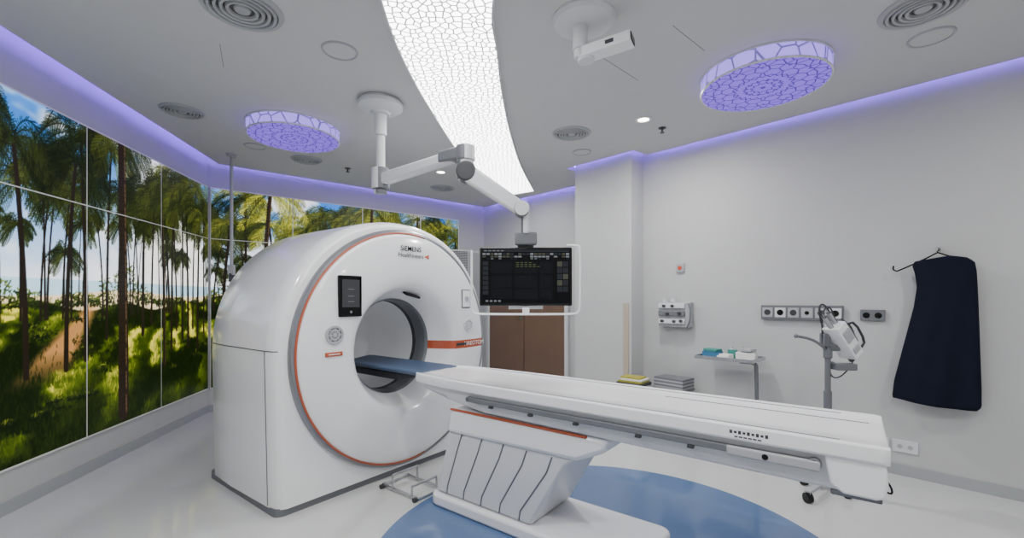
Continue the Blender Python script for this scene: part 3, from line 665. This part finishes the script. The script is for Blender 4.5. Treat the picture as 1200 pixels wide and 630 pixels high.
for k,x in enumerate((-.27,-.16,-.05,.06,.17,.275)):
    B().box((x,-.042,0),(.092,.006,.092)).done('socket_plate',[white2 if k in(1,5) else lgrey],parent=e,bevel=.004)
    B().cyl((x,-.044,0),(x,-.048,0),.028 if k!=3 else .018).done('socket',black if k%2 else dgrey,parent=e)
e=empty('wall_socket_strip',rw(2.137,1.31),RW,label='double grey wall socket plate with black outlets',cat='wall socket')
B().box((0,-.0125,0),(.165,.025,.095)).done('plate',mgrey,parent=e,bevel=.004)
for x in (-.04,.04):
    B().cyl((x,-.025,0),(x,-.029,0),.024).done('socket',black,parent=e)
for i,(s,w) in enumerate(((2.20,.09),(2.345,.16))):
    e=empty('wall_socket',rw(s,.24),RW,label='white wall socket plate low above the baseboard',cat='wall socket',group='low white wall sockets')
    B().box((0,-.006,0),(w,.012,.10)).done('plate',white2,parent=e,bevel=.003)
    for x in (-w*.2,w*.2): B().cyl((x,-.012,0),(x,-.015,0),.017).done('socket',lgrey,parent=e)
# apron
ap=empty('lead_apron',rw(2.54,1.79),RW,label='heavy navy blue lead apron hanging straight on a wire hanger',cat='apron')
Hs=[-1.17,-1.14,-1.0,-.8,-.6,-.4,-.25,-.12,-.04,0]; Wl=[.245,.268,.255,.215,.175,.135,.118,.130,.145,.13]; Wr=[.21,.235,.235,.23,.225,.22,.215,.21,.20,.16]
b=B(); G2=[]; nx=50; nz=50
for j in range(nz+1):
    z=-1.17*j/nz; wl=float(np.interp(z,Hs,Wl)); wr=float(np.interp(z,Hs,Wr)); row=[]
    for i in range(nx+1):
        f=i/nx; x=-wl+(wl+wr)*f
        k=max(0,1-j/8); dz=-.045*(1-f)*k-.03*max(0,f-.7)/.3*k+( .025*(1-f)**2 if j==nz else 0)
        am=min(1,-z*1.0+.1)
        y=-.10-am*(.012*math.sin(f*8+z*1.6)+.004*math.sin(f*19-z*3))-.06*math.sin(f*math.pi)**.7
        row.append(b.bm.verts.new((x,y,z+dz)))
    G2.append(row)
for j in range(nz):
    for i in range(nx): b.bm.faces.new((G2[j][i],G2[j][i+1],G2[j+1][i+1],G2[j+1][i]))
o=b.done('apron_cloth',navy,parent=ap,smooth=60); sd=o.modifiers.new('s','SOLIDIFY'); sd.thickness=.03
B().tube([(-.24,-.07,-.115),(-.18,-.07,-.085),(-.08,-.07,-.03),(0,-.07,.02),(.10,-.07,-.03),(.19,-.07,-.085)],.006).tube([(0,-.07,.02),(0,-.07,.035),(.012,-.04,.05),(.0,-.02,.06),(0,-.002,.05)],.004,smooth=1).tube([(-.24,-.07,-.115),(-.265,-.07,-.10),(-.26,-.07,-.07)],.006,smooth=1).done('hanger',black,parent=ap)
B().cyl((0,0,.05),(0,-.03,.05),.006).box((0,-.003,.05),(.03,.006,.04)).done('wall_hook',steel,parent=ap)
# tray table
TS,TOUT=1.06,.26
tx=rw(TS,0,TOUT)
tt=empty('instrument_tray_stand',tx,RW,label='stainless tray table on side pole with castors',cat='tray table')
B().box((0,0,.86),(.54,.36,.012)).box((0,-.178,.872),(.54,.006,.03)).box((0,.178,.872),(.54,.006,.03)).box((-.268,0,.872),(.006,.36,.03)).box((.268,0,.872),(.006,.36,.03)).done('tray',steel,parent=tt)
B().tube([(.1,0,.84),(.23,0,.84),(.25,0,.80),(.25,0,.08)],.018,smooth=1).done('pole',mgrey,parent=tt)
B().box((.0,-.14,.06),(.54,.03,.03)).box((.0,.14,.06),(.54,.03,.03)).box((.25,0,.06),(.04,.28,.03)).done('base',mgrey,parent=tt,bevel=.005)
for x in (-.25,.25):
    for y in (-.14,.14): B().cyl((x,y-.01,.024),(x,y+.01,.024),.024,seg=20).box((x,y,.045),(.02,.02,.03)).done('castor',dgrey,parent=tt)
def onTray(x,y,z=0): p=V(tx[:2])+RD*x+RN*y; return (p.x,p.y,.8665+z)
B().box((0,0,.025),(.17,.12,.05)).box((0,0,.0505),(.10,.07,.002),1).done('supply_box',[blueitem,paper],loc=onTray(-.17,.02),rz=RW+.1,bevel=.003,label='small blue supply box with white top',cat='box')
B().box((0,0,.012),(.15,.10,.024)).done('supply_pack',teal,loc=onTray(-.17,.02,.0525),rz=RW-.25,bevel=.004,label='green sterile pack lying on the blue box',cat='packet')
B().box((0,0,.015),(.11,.11,.03)).box((.005,.01,.038),(.10,.09,.016)).done('paper_pack',paper,loc=onTray(-.005,-.09),rz=RW-.15,bevel=.002,label='pack of folded white papers on the tray',cat='paper')
B().box((0,0,.035),(.17,.12,.07)).box((0,0,.072),(.09,.04,.012),1).done('glove_box',[paper,blueitem],loc=onTray(.165,-.01),rz=RW+.1,bevel=.004,label='white glove dispenser box with blue glove showing',cat='box')
B().box((0,0,.015),(.13,.10,.03)).done('gauze_pack',lgrey,loc=onTray(.17,-.01,.078),rz=RW-.3,bevel=.008,label='grey gauze pack on the glove box',cat='packet')
B().box((0,0,.04),(.08,.07,.08)).done('supply_pack',teal,loc=onTray(.02,.03),rz=RW+.2,bevel=.004,label='upright green carton on the tray',cat='packet')
for k,(x,y) in enumerate(((-.03,.14),(.08,.14))):
    B().lathe([(0,.0),(.022,0),(.023,.07),(.01,.08),(.01,.10),(0,.101)],seg=20).done('bottle',white2 if k!=1 else dgrey,loc=onTray(x,y),label='small white plastic bottle' if k!=1 else 'small dark bottle on the tray',cat='bottle')
def onW(s,out): return rw(s,0,out)
q=onW(.12,.47)
bn=empty('storage_bin',q,RW,label='white storage bin with dark lid against the pillar',cat='bin')
B().loft([rr_rect(-.13,.13,-.12,.12,.03,.0),rr_rect(-.145,.145,-.135,.135,.03,.50)]).done('body',white2,parent=bn)
B().prism(rr_rect(-.15,.15,-.14,.14,.03,.50),(0,0,.03)).done('lid',dgrey,parent=bn,bevel=.005)
B().box((0,0,.010),(.27,.22,.020)).box((.01,0,.030),(.25,.20,.018),1).box((-.01,.01,.048),(.23,.18,.016)).done('folder_stack',[yellow,paper],loc=(q[0],q[1],.531),rz=RW+.1,label='yellow-green folders lying on the bin lid',cat='folders')
q=onW(.46,.22)
bn=empty('storage_bin',q,RW,label='grey storage bin with flat grey lid by the wall',cat='bin')
B().loft([rr_rect(-.16,.16,-.12,.12,.03,.0),rr_rect(-.175,.175,-.14,.14,.03,.46)]).done('body',lgrey,parent=bn)
B().prism(rr_rect(-.18,.18,-.15,.15,.03,.46),(0,0,.025)).done('lid',mgrey,parent=bn,bevel=.005)
b=B()
for k in range(6): b.box((.004*(k%2),0,.009+k*.018),(.34,.24,.018),k%2)
b.done('tray_stack',[lgrey,mgrey],loc=(q[0],q[1],.486),rz=RW-.05,label='stack of flat grey trays on the bin',cat='trays')
pp=PR-RD*.07
B().box((0,-.006,.90),(.07,.010,1.0)).done('trim_5',beige,loc=(pp.x,pp.y,0),rz=RW,kind='structure',bevel=.002)
dp=C3+RD*1.115
d=empty('door_1',(dp.x,dp.y,0),RW); d['kind']='structure'
B().box((-.455,-.02,1.05),(.89,.036,2.08)).done('door_leaf',wood,parent=d,bevel=.004)
B().box((.455,-.02,1.05),(.89,.036,2.08)).done('door_leaf',wood,parent=d,bevel=.004)
B().box((-.93,-.02,1.07),(.05,.05,2.14)).box((.94,-.02,1.07),(.07,.06,2.14)).box((0,-.02,2.125),(1.91,.05,.05)).done('door_frame',white2,parent=d,bevel=.004)
B().box((0,-.008,1.05),(.02,.01,2.08)).done('leaf_gap',dgrey,parent=d)
B().box((-.06,-.045,1.15),(.05,.02,.12)).cyl((-.06,-.05,1.17),(-.06,-.09,1.17),.01).cyl((-.065,-.085,1.17),(-.17,-.085,1.17),.009).done('door_handle',steel,parent=d)
# ------------------------------------------------------------ INJECTOR
ix,iy=2.40,3.36
inj=empty('contrast_injector',(ix,iy,0),0,label='white contrast injector head on a wheeled pole stand',cat='medical injector')
A0=math.radians(216)
b=B()
for k in range(5):
    a=k*2*math.pi/5+A0; b.box((.08*math.cos(a),.08*math.sin(a),.075),(.15,.04,.025),rot=(0,0,a))
b.cyl((0,0,.06),(0,0,.12),.05); b.done('star_base',lgrey,parent=inj,bevel=.005)
for k in range(5):
    a=k*2*math.pi/5+A0; R_=.36 if k==0 else .15; x,y=R_*math.cos(a),R_*math.sin(a)
    if k==0: B().box((.26*math.cos(a),.26*math.sin(a),.075),(.22,.035,.022),rot=(0,0,a)).done('base_leg',lgrey,parent=inj)
    rk=.035 if k==0 else .028
    B().cyl((x-.02,y,rk),(x+.02,y,rk),rk,seg=20).box((x,y,.06),(.03,.035,.03)).done('castor',black,parent=inj)
B().cyl((0,0,.1),(0,0,1.12),.020).cyl((0,0,.1),(0,0,.75),.027).done('pole',mgrey,parent=inj)
B().cyl((0,0,1.0),(0,0,1.07),.03).box((.03,0,1.08),(.10,.05,.05)).box((-.02,0,1.14),(.05,.06,.10)).done('pivot_joint',mgrey,parent=inj,bevel=.006)
hd=B().box((0,0,0),(.10,.13,.30)).box((0,-.068,.05),(.075,.012,.10),1).box((0,-.068,-.08),(.07,.012,.05),1).done('injector_head',[white,lgrey],parent=inj,loc=(.09,-.03,1.14),bevel=.014,rot=(0,math.radians(-40),.3))
for x in (-.026,.026): B().cyl((x,0,.14),(x,0,.25),.018,mi=0).cyl((x,0,.25),(x,0,.28),.006,mi=1).done('syringe',[lgrey,dgrey],parent=hd)
B().box((.065,0,.02),(.03,.09,.18)).done('side_panel',mgrey,parent=hd,bevel=.004)
B().tube([(.06,-.05,-.12),(.11,-.06,-.10),(.12,-.06,.08),(.06,-.05,.11)],.009,smooth=1).done('handle',dgrey,parent=hd)
for x in (-.026,.026): B().cyl((x,0,-.145),(x,0,-.185),.020).done('drive_knob',mgrey,parent=hd,bevel=.004)
B().tube([(0,0,1.04),(-.06,-.02,1.10),(-.15,-.03,1.15),(-.26,-.03,1.17)],.010,smooth=1).sph((-.26,-.03,1.17),.016).done('side_arm',mgrey,parent=inj)
B().tube([(.04,0,1.28),(.0,0,1.38),(-.05,0,1.42),(-.07,0,1.36),(-.03,.0,1.2),(-.01,0,1.05)],.007,smooth=2).tube([(.06,0,1.28),(.02,0,1.40),(-.06,-.02,1.36),(-.04,0,1.1)],.006,smooth=2).done('hose',dgrey,parent=inj)
B().tube([(.10,0,1.30),(.16,-.04,1.24),(.20,-.04,1.05),(.12,-.02,.88),(.02,-.02,.84),(0,0,.95)],.005,smooth=2).done('hose',dgrey,parent=inj)
B().box((.10,-.03,.94),(.15,.08,.05)).cyl((.05,0,.96),(0,0,.97),.012).done('accessory_tray',mgrey,parent=inj,bevel=.006)
